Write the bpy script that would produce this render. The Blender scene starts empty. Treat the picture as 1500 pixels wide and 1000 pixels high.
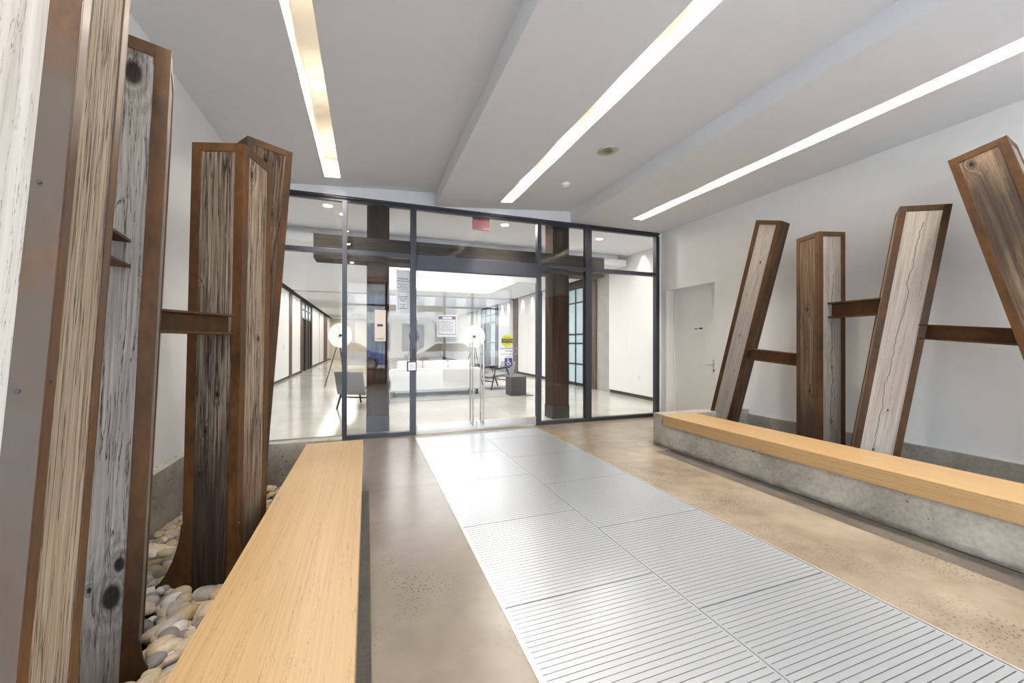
import bpy, bmesh, math, random
from mathutils import Vector, Matrix
C = bpy.context.scene
COL = C.collection
PI = math.pi
D2R = PI / 180

# ------------------------------------------------------------------ camera
cam_data = bpy.data.cameras.new('camera')
cam_data.sensor_width = 36.0
cam_data.lens = 580.787 / 1500 * 36.0
cam_data.clip_start = 0.02
cam_data.clip_end = 300
cam = bpy.data.objects.new('camera', cam_data)
COL.objects.link(cam)
yaw, pit, rol = 0.350856, 0.002587, -0.00131
cy, sy = math.cos(yaw), math.sin(yaw)
cp, sp = math.cos(pit), math.sin(pit)
cr, sr = math.cos(rol), math.sin(rol)
fwd = Vector((sy, cy, 0)); right = Vector((cy, -sy, 0)); down = Vector((0, 0, -1))
f2 = cp * fwd - sp * down; d2 = cp * down + sp * fwd
r2 = cr * right + sr * d2; d3 = -sr * right + cr * d2
cam.matrix_world = Matrix(((r2.x, -d3.x, -f2.x, 0), (r2.y, -d3.y, -f2.y, 0), (r2.z, -d3.z, -f2.z, 1.3), (0, 0, 0, 1)))
C.camera = cam

# ------------------------------------------------------------------ world, daylight, exposure
C.view_settings.view_transform = 'Standard'
C.view_settings.look = 'None'
C.view_settings.gamma = 1.0
C.view_settings.use_curve_mapping = False
C.view_settings.exposure = 1.15
world = bpy.data.worlds.new('sky')
C.world = world
world.use_nodes = True
wn = world.node_tree
bg = wn.nodes['Background']
# hazy bright overcast: whiter and a little brighter towards the zenith
tcw = wn.nodes.new('ShaderNodeTexCoord')
sep = wn.nodes.new('ShaderNodeSeparateXYZ')
rmp = wn.nodes.new('ShaderNodeValToRGB')
rmp.color_ramp.elements[0].position = 0.0
rmp.color_ramp.elements[0].color = (.74, .85, 1.0, 1)
rmp.color_ramp.elements[1].position = .6
rmp.color_ramp.elements[1].color = (.86, .93, 1.0, 1)
wn.links.new(tcw.outputs['Generated'], sep.inputs[0])
wn.links.new(sep.outputs[2], rmp.inputs[0])
wn.links.new(rmp.outputs[0], bg.inputs[0])
bg.inputs[1].default_value = 12.0
C.cycles.use_denoising = True
C.cycles.max_bounces = 10
C.cycles.diffuse_bounces = 5
C.cycles.glossy_bounces = 5
C.cycles.transmission_bounces = 8
C.cycles.transparent_max_bounces = 16
C.cycles.sample_clamp_indirect = 6
C.cycles.caustics_reflective = False
C.cycles.caustics_refractive = False


def area_light(name, loc, rot, sx, sy_, power, color=(1, 1, 1), shape='RECTANGLE', spread=None):
    l = bpy.data.lights.new(name, 'AREA')
    l.shape = shape
    l.size = sx
    if shape in ('RECTANGLE', 'ELLIPSE'):
        l.size_y = sy_
    l.energy = power
    l.color = color
    if spread:
        l.spread = spread
    o = bpy.data.objects.new(name, l)
    o.location = loc
    o.rotation_euler = rot
    COL.objects.link(o)
    return o


XL, XR_, YS, YE = -1.35, 4.92, 5.70, -2.0     # walls of the vestibule, inner glass wall, street glass wall
portal = area_light('daylight_portal', (1.78, YE - 0.05, 1.68), (PI / 2, 0, 0), 6.2, 3.3, 1.0)
portal.data.cycles.is_portal = True
WARM = (1.0, 0.92, 0.81)
LAMP_W, LOBBY_W, SCALLOP_W = 13.0, 13.0, 10.0

# ------------------------------------------------------------------ node helpers


def mat(name):
    m = bpy.data.materials.new(name)
    m.use_nodes = True
    return m, m.node_tree, m.node_tree.nodes['Principled BSDF']


def N(nt, typ, **kw):
    n = nt.nodes.new(typ)
    for k, v in kw.items():
        setattr(n, k, v)
    return n


def L(nt, a, b):
    nt.links.new(a, b)


def coords(nt, scale=(1, 1, 1), loc=(0, 0, 0), kind='Object'):
    t = N(nt, 'ShaderNodeTexCoord')
    m = N(nt, 'ShaderNodeMapping')
    m.inputs['Scale'].default_value = scale
    m.inputs['Location'].default_value = loc
    L(nt, t.outputs[kind], m.inputs['Vector'])
    return m.outputs[0]


def noise(nt, vec, scale, detail=4, rough=.55, dist=0.0):
    n = N(nt, 'ShaderNodeTexNoise')
    n.inputs['Scale'].default_value = scale
    n.inputs['Detail'].default_value = detail
    n.inputs['Roughness'].default_value = rough
    n.inputs['Distortion'].default_value = dist
    L(nt, vec, n.inputs['Vector'])
    return n.outputs[0]


def ramp(nt, fac, stops):
    r = N(nt, 'ShaderNodeValToRGB')
    e = r.color_ramp.elements
    e[0].position, e[0].color = stops[0][0], (*stops[0][1], 1)
    e[1].position, e[1].color = stops[1][0], (*stops[1][1], 1)
    for p, c in stops[2:]:
        x = e.new(p)
        x.color = (*c, 1)
    L(nt, fac, r.inputs[0])
    return r.outputs[0]


def g(v):
    return (v, v, v)


def mix(nt, fac, a, b, mode='MIX'):
    m = N(nt, 'ShaderNodeMix', data_type='RGBA', blend_type=mode)
    if hasattr(fac, 'is_linked'):
        L(nt, fac, m.inputs[0])
    else:
        m.inputs[0].default_value = fac
    for s, v in ((6, a), (7, b)):
        if hasattr(v, 'is_linked'):
            L(nt, v, m.inputs[s])
        else:
            m.inputs[s].default_value = (*v, 1)
    return m.outputs[2]


def math_(nt, op, a, b=None, c=None):
    m = N(nt, 'ShaderNodeMath', operation=op)
    for i, v in enumerate((a, b, c)):
        if v is None:
            continue
        if hasattr(v, 'is_linked'):
            L(nt, v, m.inputs[i])
        else:
            m.inputs[i].default_value = v
    return m.outputs[0]


def bump(nt, b, height, strength=.3, dist=.01):
    n = N(nt, 'ShaderNodeBump')
    n.inputs['Strength'].default_value = strength
    n.inputs['Distance'].default_value = dist
    L(nt, height, n.inputs['Height'])
    L(nt, n.outputs[0], b.inputs['Normal'])


def srgb(r, g_, b):
    f = lambda v: ((v / 255 + .055) / 1.055) ** 2.4 if v > 10 else v / 255 / 12.92
    return (f(r), f(g_), f(b))


def plain(name, col, rough=.5, metal=0.0, spec=.5):
    m, nt, b = mat(name)
    n = noise(nt, coords(nt), 9, 4)
    c = ramp(nt, n, [(.3, tuple(v * .985 for v in col)), (.7, tuple(min(1, v * 1.012) for v in col))])
    L(nt, c, b.inputs['Base Color'])
    b.inputs['Roughness'].default_value = rough
    b.inputs['Metallic'].default_value = metal
    b.inputs['Specular IOR Level'].default_value = spec
    return m


def emit(name, col, strength):
    m, nt, b = mat(name)
    b.inputs['Base Color'].default_value = (.8, .8, .8, 1)
    b.inputs['Emission Color'].default_value = (*col, 1)
    b.inputs['Emission Strength'].default_value = strength
    return m


def glass(name, tint=(.93, .96, .96), rmul=1.0):
    m = bpy.data.materials.new(name)
    m.use_nodes = True
    nt = m.node_tree
    nt.nodes.remove(nt.nodes['Principled BSDF'])
    out = nt.nodes['Material Output']
    tr = N(nt, 'ShaderNodeBsdfTransparent')
    tr.inputs[0].default_value = (*tint, 1)
    gl = N(nt, 'ShaderNodeBsdfGlossy')
    gl.inputs['Roughness'].default_value = 0.0
    gl.inputs[0].default_value = (1, 1, 1, 1)
    fr = N(nt, 'ShaderNodeFresnel')
    fr.inputs[0].default_value = 1.5
    geo = N(nt, 'ShaderNodeNewGeometry')
    k = math_(nt, 'SUBTRACT', 1.0, geo.outputs['Backfacing'])
    f = math_(nt, 'MULTIPLY', fr.outputs[0], k)
    f = math_(nt, 'MULTIPLY', f, 2.0 * rmul)
    mx = N(nt, 'ShaderNodeMixShader')
    L(nt, f, mx.inputs[0]); L(nt, tr.outputs[0], mx.inputs[1]); L(nt, gl.outputs[0], mx.inputs[2])
    L(nt, mx.outputs[0], out.inputs[0])
    return m


def wood(name, light, mid, dark, seed=0, knots=(), grain=55, crack=.02, tone_band=None, rough=.8, bstr=.5, along='z', split=None, stretch=.022):
    """weathered timber, grain along local z; knots are (x, y, z, r) in local metres"""
    m, nt, b = mat(name)
    grain *= 2.0
    s = {'z': (grain, grain, grain * stretch), 'x': (grain * stretch, grain, grain), 'y': (grain, grain * stretch, grain)}[along]
    loc = (seed * 3.1, seed * 1.7, seed * 5.3)
    vec = coords(nt, s, loc)
    tc = N(nt, 'ShaderNodeTexCoord')
    kn = None
    for (kx, ky, kz, kr) in knots:
        sub = N(nt, 'ShaderNodeVectorMath', operation='SUBTRACT')
        L(nt, tc.outputs['Object'], sub.inputs[0])
        sub.inputs[1].default_value = (kx, ky, kz)
        sc = N(nt, 'ShaderNodeVectorMath', operation='MULTIPLY')
        L(nt, sub.outputs[0], sc.inputs[0])
        sc.inputs[1].default_value = {'z': (1, 1, .55), 'x': (.55, 1, 1), 'y': (1, .55, 1)}[along]
        ln = N(nt, 'ShaderNodeVectorMath', operation='LENGTH')
        L(nt, sc.outputs[0], ln.inputs[0])
        d = math_(nt, 'DIVIDE', ln.outputs['Value'], kr)
        kn = d if kn is None else math_(nt, 'MINIMUM', kn, d)
    if kn is not None:
        # grain swirls round the knots
        sw = math_(nt, 'DIVIDE', 2.5, math_(nt, 'ADD', math_(nt, 'MULTIPLY', kn, kn), .8))
        av = N(nt, 'ShaderNodeVectorMath', operation='ADD')
        cmb = N(nt, 'ShaderNodeCombineXYZ')
        for i in range(3):
            L(nt, sw, cmb.inputs[i])
        L(nt, vec, av.inputs[0]); L(nt, cmb.outputs[0], av.inputs[1])
        vec = av.outputs[0]
    n1 = noise(nt, vec, 1.0, 7, .65, .4)
    c = ramp(nt, n1, [(.28, dark), (.62, light), (.45, mid)])
    n2 = noise(nt, coords(nt, {'z': (4, 4, 1.2), 'x': (1.2, 4, 4), 'y': (4, 1.2, 4)}[along], loc), 1.3, 4)
    c = mix(nt, ramp(nt, n2, [(.38, g(0)), (.68, g(.55))]), c, mix(nt, .5, c, mid))
    # long drying cracks
    s2 = {'z': (42, 42, 1.3), 'x': (1.3, 42, 42), 'y': (42, 1.3, 42)}[along]
    n3 = noise(nt, coords(nt, s2, (loc[0] + 7, loc[1], loc[2])), 1.0, 5, .6, .3)
    ck = math_(nt, 'ABSOLUTE', math_(nt, 'SUBTRACT', n3, .5))
    ckm = ramp(nt, ck, [(0, g(1)), (crack + .001, g(0))])
    c = mix(nt, ckm, c, tuple(v * .25 for v in dark))
    h = math_(nt, 'SUBTRACT', n1, math_(nt, 'MULTIPLY', ckm, .8))
    if kn is not None:
        ring = math_(nt, 'SINE', math_(nt, 'MULTIPLY', kn, 9.0))
        near = ramp(nt, kn, [(0.0, g(1)), (.9, g(0))])
        rm = math_(nt, 'MULTIPLY', ramp(nt, math_(nt, 'DIVIDE', kn, 2.4), [(.2, g(.6)), (1.0, g(0))]), math_(nt, 'MULTIPLY', math_(nt, 'ADD', ring, 1), .5))
        c = mix(nt, rm, c, dark)
        c = mix(nt, ramp(nt, kn, [(.40, g(.95)), (.68, g(0))]), c, tuple(v * .09 for v in dark))
        h = math_(nt, 'SUBTRACT', h, math_(nt, 'MULTIPLY', near, 1.5))
    if tone_band:     # second tone by height: (z where it is densest, half height, colour, strength)
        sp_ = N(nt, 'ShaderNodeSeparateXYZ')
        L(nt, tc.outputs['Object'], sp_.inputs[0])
        q = math_(nt, 'ABSOLUTE', math_(nt, 'SUBTRACT', sp_.outputs[2], tone_band[0]))
        q = math_(nt, 'SUBTRACT', 1.0, math_(nt, 'DIVIDE', q, tone_band[1]))
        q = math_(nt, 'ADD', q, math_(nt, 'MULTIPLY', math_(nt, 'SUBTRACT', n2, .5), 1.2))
        c = mix(nt, ramp(nt, q, [(.05, g(0)), (.6, g(tone_band[3]))]), c, tone_band[2])
    if split:     # one long drying crack: (axis index, offset, slope, width, z from, z to)
        sp2 = N(nt, 'ShaderNodeSeparateXYZ')
        L(nt, tc.outputs['Object'], sp2.inputs[0])
        wv = noise(nt, coords(nt, (.01, .01, 5), loc), 1.0, 4, .6)
        line = math_(nt, 'ADD', math_(nt, 'MULTIPLY', sp2.outputs[2], split[2]), split[1])
        line = math_(nt, 'ADD', line, math_(nt, 'MULTIPLY', math_(nt, 'SUBTRACT', wv, .5), .09))
        dd_ = math_(nt, 'ABSOLUTE', math_(nt, 'SUBTRACT', sp2.outputs[split[0]], line))
        on = math_(nt, 'LESS_THAN', math_(nt, 'ABSOLUTE', math_(nt, 'SUBTRACT', sp2.outputs[2], (split[4] + split[5]) / 2)), (split[5] - split[4]) / 2)
        sm = math_(nt, 'MULTIPLY', ramp(nt, math_(nt, 'DIVIDE', dd_, split[3]), [(.35, g(1)), (1.0, g(0))]), on)
        c = mix(nt, math_(nt, 'MULTIPLY', sm, .85), c, tuple(v * .2 for v in dark))
        h = math_(nt, 'SUBTRACT', h, sm)
    L(nt, c, b.inputs['Base Color'])
    b.inputs['Roughness'].default_value = rough
    b.inputs['Specular IOR Level'].default_value = .3
    bump(nt, b, h, bstr, .012)
    return m


def rust(name, tone=1.0, grey=.45, seed=0):
    m, nt, b = mat(name)
    v = coords(nt, (1, 1, .45), (seed * 2.3, seed, seed * 4.1))
    n1 = noise(nt, v, 5, 6, .6, .5)
    n2 = noise(nt, v, 38, 5, .65)
    t = lambda c: tuple(x * tone for x in srgb(*c))
    c = ramp(nt, n1, [(.3, t((44, 31, 20))), (.72, t((112, 72, 30))), (.5, t((78, 51, 24)))])
    c2 = ramp(nt, n2, [(.3, t((42, 31, 23))), (.7, t((102, 67, 32)))])
    c = mix(nt, .4, c, c2)
    n3 = noise(nt, v, 2.6, 5, .6, .8)
    c = mix(nt, ramp(nt, n3, [(.45, g(0)), (.6, g(grey))]), c, t((76, 69, 63)))
    L(nt, c, b.inputs['Base Color'])
    b.inputs['Metallic'].default_value = .1
    b.inputs['Specular IOR Level'].default_value = .3
    L(nt, ramp(nt, n1, [(.3, g(.42)), (.7, g(.62))]), b.inputs['Roughness'])
    bump(nt, b, n2, .12, .004)
    return m


def concrete(name, light, dark, scale=3, rough=(.35, .6), pits=.5, seed=0, spec=.5, grime=False):
    m, nt, b = mat(name)
    v = coords(nt, (1, 1, 1), (seed * 3.3, seed * 1.9, seed))
    n1 = noise(nt, v, scale, 8, .62, .4)
    n2 = noise(nt, v, scale * 14, 5, .6)
    c = ramp(nt, n1, [(.33, dark), (.68, light)])
    c = mix(nt, .35, c, ramp(nt, n2, [(.3, dark), (.7, light)]))
    vo = N(nt, 'ShaderNodeTexVoronoi')
    vo.inputs['Scale'].default_value = 20
    L(nt, v, vo.inputs['Vector'])
    gate = ramp(nt, noise(nt, v, 2.2, 3), [(.52, g(0)), (.66, g(1))])
    pit = math_(nt, 'MULTIPLY', ramp(nt, vo.outputs['Distance'], [(.10, g(1)), (.20, g(0))]), gate)
    c = mix(nt, math_(nt, 'MULTIPLY', pit, pits), c, tuple(x * .2 for x in dark))
    if grime:     # splashed dirt along the foot of the wall
        tc = N(nt, 'ShaderNodeTexCoord')
        sp_ = N(nt, 'ShaderNodeSeparateXYZ')
        L(nt, tc.outputs['Object'], sp_.inputs[0])
        nn = noise(nt, coords(nt, (1, 3, 6)), 3, 5)
        q = math_(nt, 'SUBTRACT', math_(nt, 'MULTIPLY', nn, .10), sp_.outputs[2])
        c = mix(nt, ramp(nt, math_(nt, 'MULTIPLY', q, 20), [(0, g(0)), (.9, g(.8))]), c, tuple(x * .4 for x in dark))
    L(nt, c, b.inputs['Base Color'])
    L(nt, ramp(nt, n1, [(.3, g(rough[0])), (.7, g(rough[1]))]), b.inputs['Roughness'])
    b.inputs['Specular IOR Level'].default_value = spec
    bump(nt, b, math_(nt, 'SUBTRACT', n2, math_(nt, 'MULTIPLY', pit, 2.0)), .12, .006)
    return m


# ------------------------------------------------------------------ mesh helpers


def link(name, bm, m, parent=None, smooth=False, bevel=0.0):
    me = bpy.data.meshes.new(name)
    bm.normal_update()
    bm.to_mesh(me)
    bm.free()
    if smooth:
        for p in me.polygons:
            p.use_smooth = True
    for x in (m if isinstance(m, (list, tuple)) else [m]):
        me.materials.append(x)
    o = bpy.data.objects.new(name, me)
    COL.objects.link(o)
    if parent:
        o.parent = parent
    if bevel:
        bv = o.modifiers.new('edge', 'BEVEL')
        bv.width = bevel
        bv.segments = 2
        bv.limit_method = 'ANGLE'
    return o


def box(bm, x0, x1, y0, y1, z0, z1, M=None, mi=0):
    ps = [Vector((x, y, z)) for z in (z0, z1) for y in (y0, y1) for x in (x0, x1)]
    if M is not None:
        ps = [M @ p for p in ps]
    v = [bm.verts.new(p) for p in ps]
    for f in ((0, 2, 3, 1), (4, 5, 7, 6), (0, 1, 5, 4), (2, 6, 7, 3), (0, 4, 6, 2), (1, 3, 7, 5)):
        fc = bm.faces.new([v[i] for i in f])
        fc.material_index = mi
    return bm


def quad(bm, a, b, c, d, mi=0):
    f = bm.faces.new([bm.verts.new(p) for p in (a, b, c, d)])
    f.material_index = mi


def cyl(bm, p0, p1, r0, r1=None, n=16, caps=True, mi=0):
    p0, p1 = Vector(p0), Vector(p1)
    r1 = r0 if r1 is None else r1
    ax = (p1 - p0).normalized()
    u = ax.orthogonal().normalized()
    w = ax.cross(u)
    A = [bm.verts.new(p0 + (u * math.cos(2 * PI * i / n) + w * math.sin(2 * PI * i / n)) * r0) for i in range(n)]
    B = [bm.verts.new(p1 + (u * math.cos(2 * PI * i / n) + w * math.sin(2 * PI * i / n)) * r1) for i in range(n)]
    for i in range(n):
        bm.faces.new((A[i], A[(i + 1) % n], B[(i + 1) % n], B[i])).material_index = mi
    if caps:
        bm.faces.new(A[::-1]).material_index = mi
        bm.faces.new(B).material_index = mi


def prism(bm, pts, axis, a, b):
    """extrude a 2-d outline along an axis ('x','y','z') from a to b"""
    def P(p, t):
        return {'x': (t, p[0], p[1]), 'y': (p[0], t, p[1]), 'z': (p[0], p[1], t)}[axis]
    A = [bm.verts.new(P(p, a)) for p in pts]
    B = [bm.verts.new(P(p, b)) for p in pts]
    n = len(pts)
    for i in range(n):
        bm.faces.new((A[i], A[(i + 1) % n], B[(i + 1) % n], B[i]))
    bm.faces.new(A[::-1])
    bm.faces.new(B)
    bmesh.ops.recalc_face_normals(bm, faces=bm.faces)


def disc(bm, c, nrm, r, n=32, ry=None):
    c, nrm = Vector(c), Vector(nrm).normalized()
    u = nrm.orthogonal().normalized() if abs(nrm.z) > .9 else Vector((0, 0, 1)).cross(nrm).normalized()
    w = nrm.cross(u)
    bm.faces.new([bm.verts.new(c + u * math.cos(2 * PI * i / n) * r + w * math.sin(2 * PI * i / n) * (ry or r)) for i in range(n)])


B = bmesh.new


def tag(o, label, cat, group=None):
    o['label'] = label
    o['category'] = cat
    if group:
        o['group'] = group
    return o


def thing(name, label, cat, loc=(0, 0, 0), rotz=0.0, group=None):
    o = bpy.data.objects.new(name, None)
    o.empty_display_size = .1
    o.location = loc
    o.rotation_euler = (0, 0, rotz)
    COL.objects.link(o)
    return tag(o, label, cat, group)


def struct(name, bm, m, parent=None, **kw):
    o = link(name, bm, m, parent, **kw)
    if parent is None:
        o['kind'] = 'structure'
    return o


def text(name, body, size, M, m, parent, align='CENTER', ext=.0006):
    cu = bpy.data.curves.new(name, 'FONT')
    cu.body = body
    cu.size = size
    cu.align_x = align
    cu.align_y = 'CENTER'
    cu.extrude = ext
    cu.materials.append(m)
    o = bpy.data.objects.new(name, cu)
    COL.objects.link(o)
    me = bpy.data.meshes.new_from_object(o)
    bpy.data.objects.remove(o)
    o = bpy.data.objects.new(name, me)
    COL.objects.link(o)
    o.parent = parent
    o.matrix_local = M
    return o


FACE_ME = Matrix(((1, 0, 0, 0), (0, 0, -1, 0), (0, 1, 0, 0), (0, 0, 0, 1)))     # text upright, read from the -y side


def face_me(x, y, z):
    return Matrix.Translation((x, y, z)) @ FACE_ME


# ------------------------------------------------------------------ materials
WHITE = plain('white_paint', (.80, .80, .79), .55, spec=.3)
CEIL = plain('ceiling_paint', (.74, .755, .785), .7, spec=.2)
TRIMW = plain('white_enamel', (.80, .80, .77), .4)
SLOTW = plain('slot_plaster', (.86, .83, .77), .7, spec=.2)
FRAME = plain('charcoal_metal', srgb(66, 67, 74), .4, .6)
STEEL = plain('brushed_steel', (.60, .57, .53), .28, 1.0)
BLACK = plain('black_metal', (.018, .018, .02), .45)
DARKJ = plain('dark_void', (.02, .02, .022), .8)
ALU = plain('mat_aluminium', (.48, .49, .505), .30, .5)
GLASS = glass('clear_glass', (.975, .98, .985), .6)
FROST = plain('pale_blue_glass', srgb(178, 200, 208), .25)
BASEB = plain('dark_baseboard', srgb(74, 66, 60), .5)
OAK = wood('oak_veneer', srgb(172, 143, 104), srgb(164, 134, 94), srgb(150, 119, 80), 2, grain=70, crack=.0, rough=.38, bstr=.01, along='y', stretch=.004)
OAKR = wood('oak_veneer_amber', srgb(188, 156, 114), srgb(180, 147, 102), srgb(164, 128, 84), 5, grain=70, crack=.0, rough=.36, bstr=.01, along='y', stretch=.004)
CONC = concrete('cast_concrete', srgb(188, 182, 171), srgb(128, 122, 112), 3.0, (.5, .75), .85, 1)
CONCG = concrete('cast_concrete_scuffed', srgb(190, 184, 173), srgb(126, 120, 111), 2.4, (.5, .75), .9, 2, grime=True)
CONCD = concrete('dark_brown_concrete', srgb(128, 120, 108), srgb(78, 72, 66), 4, (.45, .7), .9, 4)  # darker grey-brown concrete for the left gutter
LOBF = concrete('lobby_concrete', srgb(206, 203, 195), srgb(182, 178, 168), .7, (.10, .18), .1, 3)
GREYC = concrete('grey_board_concrete', srgb(176, 174, 168), srgb(150, 148, 142), 3, (.5, .7), .3, 7)
FABW = plain('white_upholstery', (.84, .84, .83), .85)
FABG = plain('grey_upholstery', srgb(120, 122, 126), .9)
RUG = plain('grey_rug', srgb(150, 148, 144), .95)
CUBE = plain('charcoal_laminate', srgb(64, 66, 68), .4)
BRONZE = plain('bronze_strip', srgb(92, 70, 58), .5)
LENS = emit('lamp_lens', (1, .93, .82), 14)
GLOW = emit('light_box', (1, .98, .95), 1.2)
RED = plain('red_sign', srgb(210, 138, 142), .4)


def floor_mat():
    m, nt, b = mat('polished_concrete_floor')
    v = coords(nt)
    n1 = noise(nt, v, 1.5, 3, .5, .2)
    n2 = noise(nt, v, 7, 3, .5)
    c = ramp(nt, n1, [(.34, srgb(120, 107, 91)), (.64, srgb(152, 138, 118))])
    c = mix(nt, .3, c, ramp(nt, n2, [(.3, srgb(114, 102, 89)), (.7, srgb(158, 145, 127))]))
    # grey traffic stain in a patch left of the mat by the glass
    tc = N(nt, 'ShaderNodeTexCoord')
    sub = N(nt, 'ShaderNodeVectorMath', operation='SUBTRACT')
    L(nt, tc.outputs['Object'], sub.inputs[0]); sub.inputs[1].default_value = (.30, 3.3, 0)
    mu = N(nt, 'ShaderNodeVectorMath', operation='MULTIPLY')
    L(nt, sub.outputs[0], mu.inputs[0]); mu.inputs[1].default_value = (1.15, .30, 1)
    ln = N(nt, 'ShaderNodeVectorMath', operation='LENGTH')
    L(nt, mu.outputs[0], ln.inputs[0])
    q = math_(nt, 'ADD', math_(nt, 'SUBTRACT', 1.0, ln.outputs['Value']), math_(nt, 'MULTIPLY', math_(nt, 'SUBTRACT', n1, .5), 1.6))
    c = mix(nt, ramp(nt, q, [(-.0, g(0)), (.55, g(.62))]), c, srgb(98, 91, 87))
    # pits, in drifts
    gate = ramp(nt, noise(nt, v, 1.3, 2), [(.46, g(0)), (.62, g(1))])
    pit = math_(nt, 'MULTIPLY', ramp(nt, noise(nt, coords(nt, (1, 1, 1), (3, 1, 5)), 72, 0, .5), [(.65, g(0)), (.70, g(1))]), gate)
    c = mix(nt, math_(nt, 'MULTIPLY', pit, .65), c, srgb(56, 47, 40))
    # thin saw cuts across the slab
    sp_ = N(nt, 'ShaderNodeSeparateXYZ')
    L(nt, tc.outputs['Object'], sp_.inputs[0])
    cut = math_(nt, 'LESS_THAN', math_(nt, 'ABSOLUTE', math_(nt, 'SUBTRACT', sp_.outputs[1], 3.67)), .003)
    cut = math_(nt, 'MULTIPLY', cut, math_(nt, 'LESS_THAN', sp_.outputs[0], .7))
    c = mix(nt, math_(nt, 'MULTIPLY', cut, .7), c, srgb(60, 52, 46))
    L(nt, c, b.inputs['Base Color'])
    b.inputs['Roughness'].default_value = .27
    return m


FLOOR = floor_mat()

# ------------------------------------------------------------------ floor and bed
MX0, MX1, MY1 = 0.62, 2.45, 5.54
GL, GR = (-.22, .02), (3.24, 3.482)          # floor gutters beside the benches
bm = B()
for x0, x1, y0, y1 in ((GL[1], MX0, YE, 5.75), (MX1, GR[0], YE, 5.75), (MX0, MX1, MY1, 5.75), (-.25, GL[1], 3.69, 5.75), (XL - .02, -.25, 4.13, 5.75),
                       (GR[0], GR[1], 3.87, 5.75), (GR[1], XR_ + .25, 4.19, 5.75)):
    box(bm, x0, x1, y0, y1, -.1, 0)
struct('floor', bm, FLOOR)
bm = B()
box(bm, GL[0] - .03, GL[1], YE, 3.69, -.1, -.004)
struct('floor_gutter_left', bm, CONCD)
bm = B()
box(bm, GR[0], GR[1] + .02, YE, 3.87, -.1, -.004)
struct('floor_gutter_right', bm, concrete('dark_gutter_concrete', srgb(104, 96, 86), srgb(66, 60, 54), 4, (.45, .7), .9, 5))
bm = B()
box(bm, MX0, MX1, YE, MY1, -.1, -.035)
struct('floor_mat_well', bm, DARKJ)
bm = B()
box(bm, XL - .1, -.25, YE, 4.13, -.1, -.005)
struct('floor_bed_left', bm, plain('bed_soil', (.045, .04, .035), .9))
bm = B()
box(bm, GR[1] + .02, XR_ + .1, YE, 4.19, -.1, -.005)
struct('floor_bed_right', bm, plain('bed_soil_far', (.10, .095, .085), .9))

# entrance mat: two columns of aluminium grille panels in a frame
em = thing('entrance_mat', 'long silver slotted aluminium grille mat set into the concrete floor', 'mat', (0, 0, 0))
bm = B()
box(bm, MX0, MX0 + .014, YE + .05, MY1, -.033, .003)
box(bm, MX1 - .014, MX1, YE + .05, MY1, -.033, .003)
box(bm, MX0, MX1, MY1 - .02, MY1, -.033, .003)
link('mat_frame', bm, plain('mat_edge', (.50, .47, .44), .35, .5), em)
for (xa, xb, js) in ((MX0 + .016, 1.523, (5.44, 4.54, 3.64, 2.735, 1.835, .935, .035, -.865, -1.765)),
                     (1.528, MX1 - .016, (5.11, 4.21, 3.31, 2.41, 1.51, .61, -.29, -1.19, -1.94))):
    ys = [MY1 - .022] + list(js)
    for a, b_ in zip(ys[1:], ys[:-1]):
        bm = B()
        y0, y1 = a + .003, b_ - .003
        box(bm, xa, xa + .012, y0, y1, -.03, 0)
        box(bm, xb - .012, xb, y0, y1, -.03, 0)
        n = max(1, round((y1 - y0) / .03))
        p = (y1 - y0) / n
        for i in range(n):
            box(bm, xa + .012, xb - .012, y0 + i * p + .0020, y0 + (i + 1) * p - .0020, -.03, 0)
        link('grille_panel', bm, ALU, em)

# ------------------------------------------------------------------ vestibule walls
bm = B()
box(bm, XL - .15, XL, YE, YS, -.1, 3.6)
struct('wall_left', bm, WHITE)
# right wall with the door opening
DY0, DY1, DZ = 4.565, 5.585, 2.215
bm = B()
box(bm, XR_, XR_ + .3, YE, DY0, -.1, 3.6)
box(bm, XR_, XR_ + .3, DY1, YS + .10, -.1, 3.6)
box(bm, XR_, XR_ + .3, DY0, DY1, DZ, 3.6)
struct('wall_right', bm, WHITE)
bm = B()
box(bm, XR_ + .17, XR_ + .21, DY0, DY1, 0.0, 2.17)
d1 = struct('door_1', bm, TRIMW)
bm = B()
box(bm, XR_ + .165, XR_ + .215, DY0, DY1, 2.172, DZ)
box(bm, XR_ + .15, XR_ + .17, DY1 - .022, DY1, 0, DZ)
box(bm, XR_ + .15, XR_ + .17, DY0, DY0 + .022, 0, DZ)
link('door_frame', bm, TRIMW, d1)
XD = XR_ + .17
bm = B()
box(bm, XD - .014, XD, 4.68, 4.745, .82, 1.04)
hp = link('door_handle', bm, STEEL, d1, bevel=.003)
bm = B()
cyl(bm, (XD - .014, 4.712, .96), (XD - .055, 4.712, .96), .011)
cyl(bm, (XD - .055, 4.712, .96), (XD - .055, 4.83, .955), .010)
link('lever', bm, STEEL, hp, smooth=False)
bm = B()
cyl(bm, (XD - .014, 4.712, .87), (XD - .024, 4.712, .87), .016)
link('lock_cylinder', bm, BLACK, hp)
bm = B()
box(bm, XD - .003, XD, 4.86, 5.16, 1.47, 1.60)
ds = link('door_sign', bm, plain('sign_white', (.82, .82, .80), .4), d1)
bm = B()
box(bm, XD - .0045, XD - .003, 5.05, 5.12, 1.522, 1.536)
box(bm, XD - .0045, XD - .003, 4.95, 5.025, 1.520, 1.545)
link('sign_lettering', bm, BLACK, ds)

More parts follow.
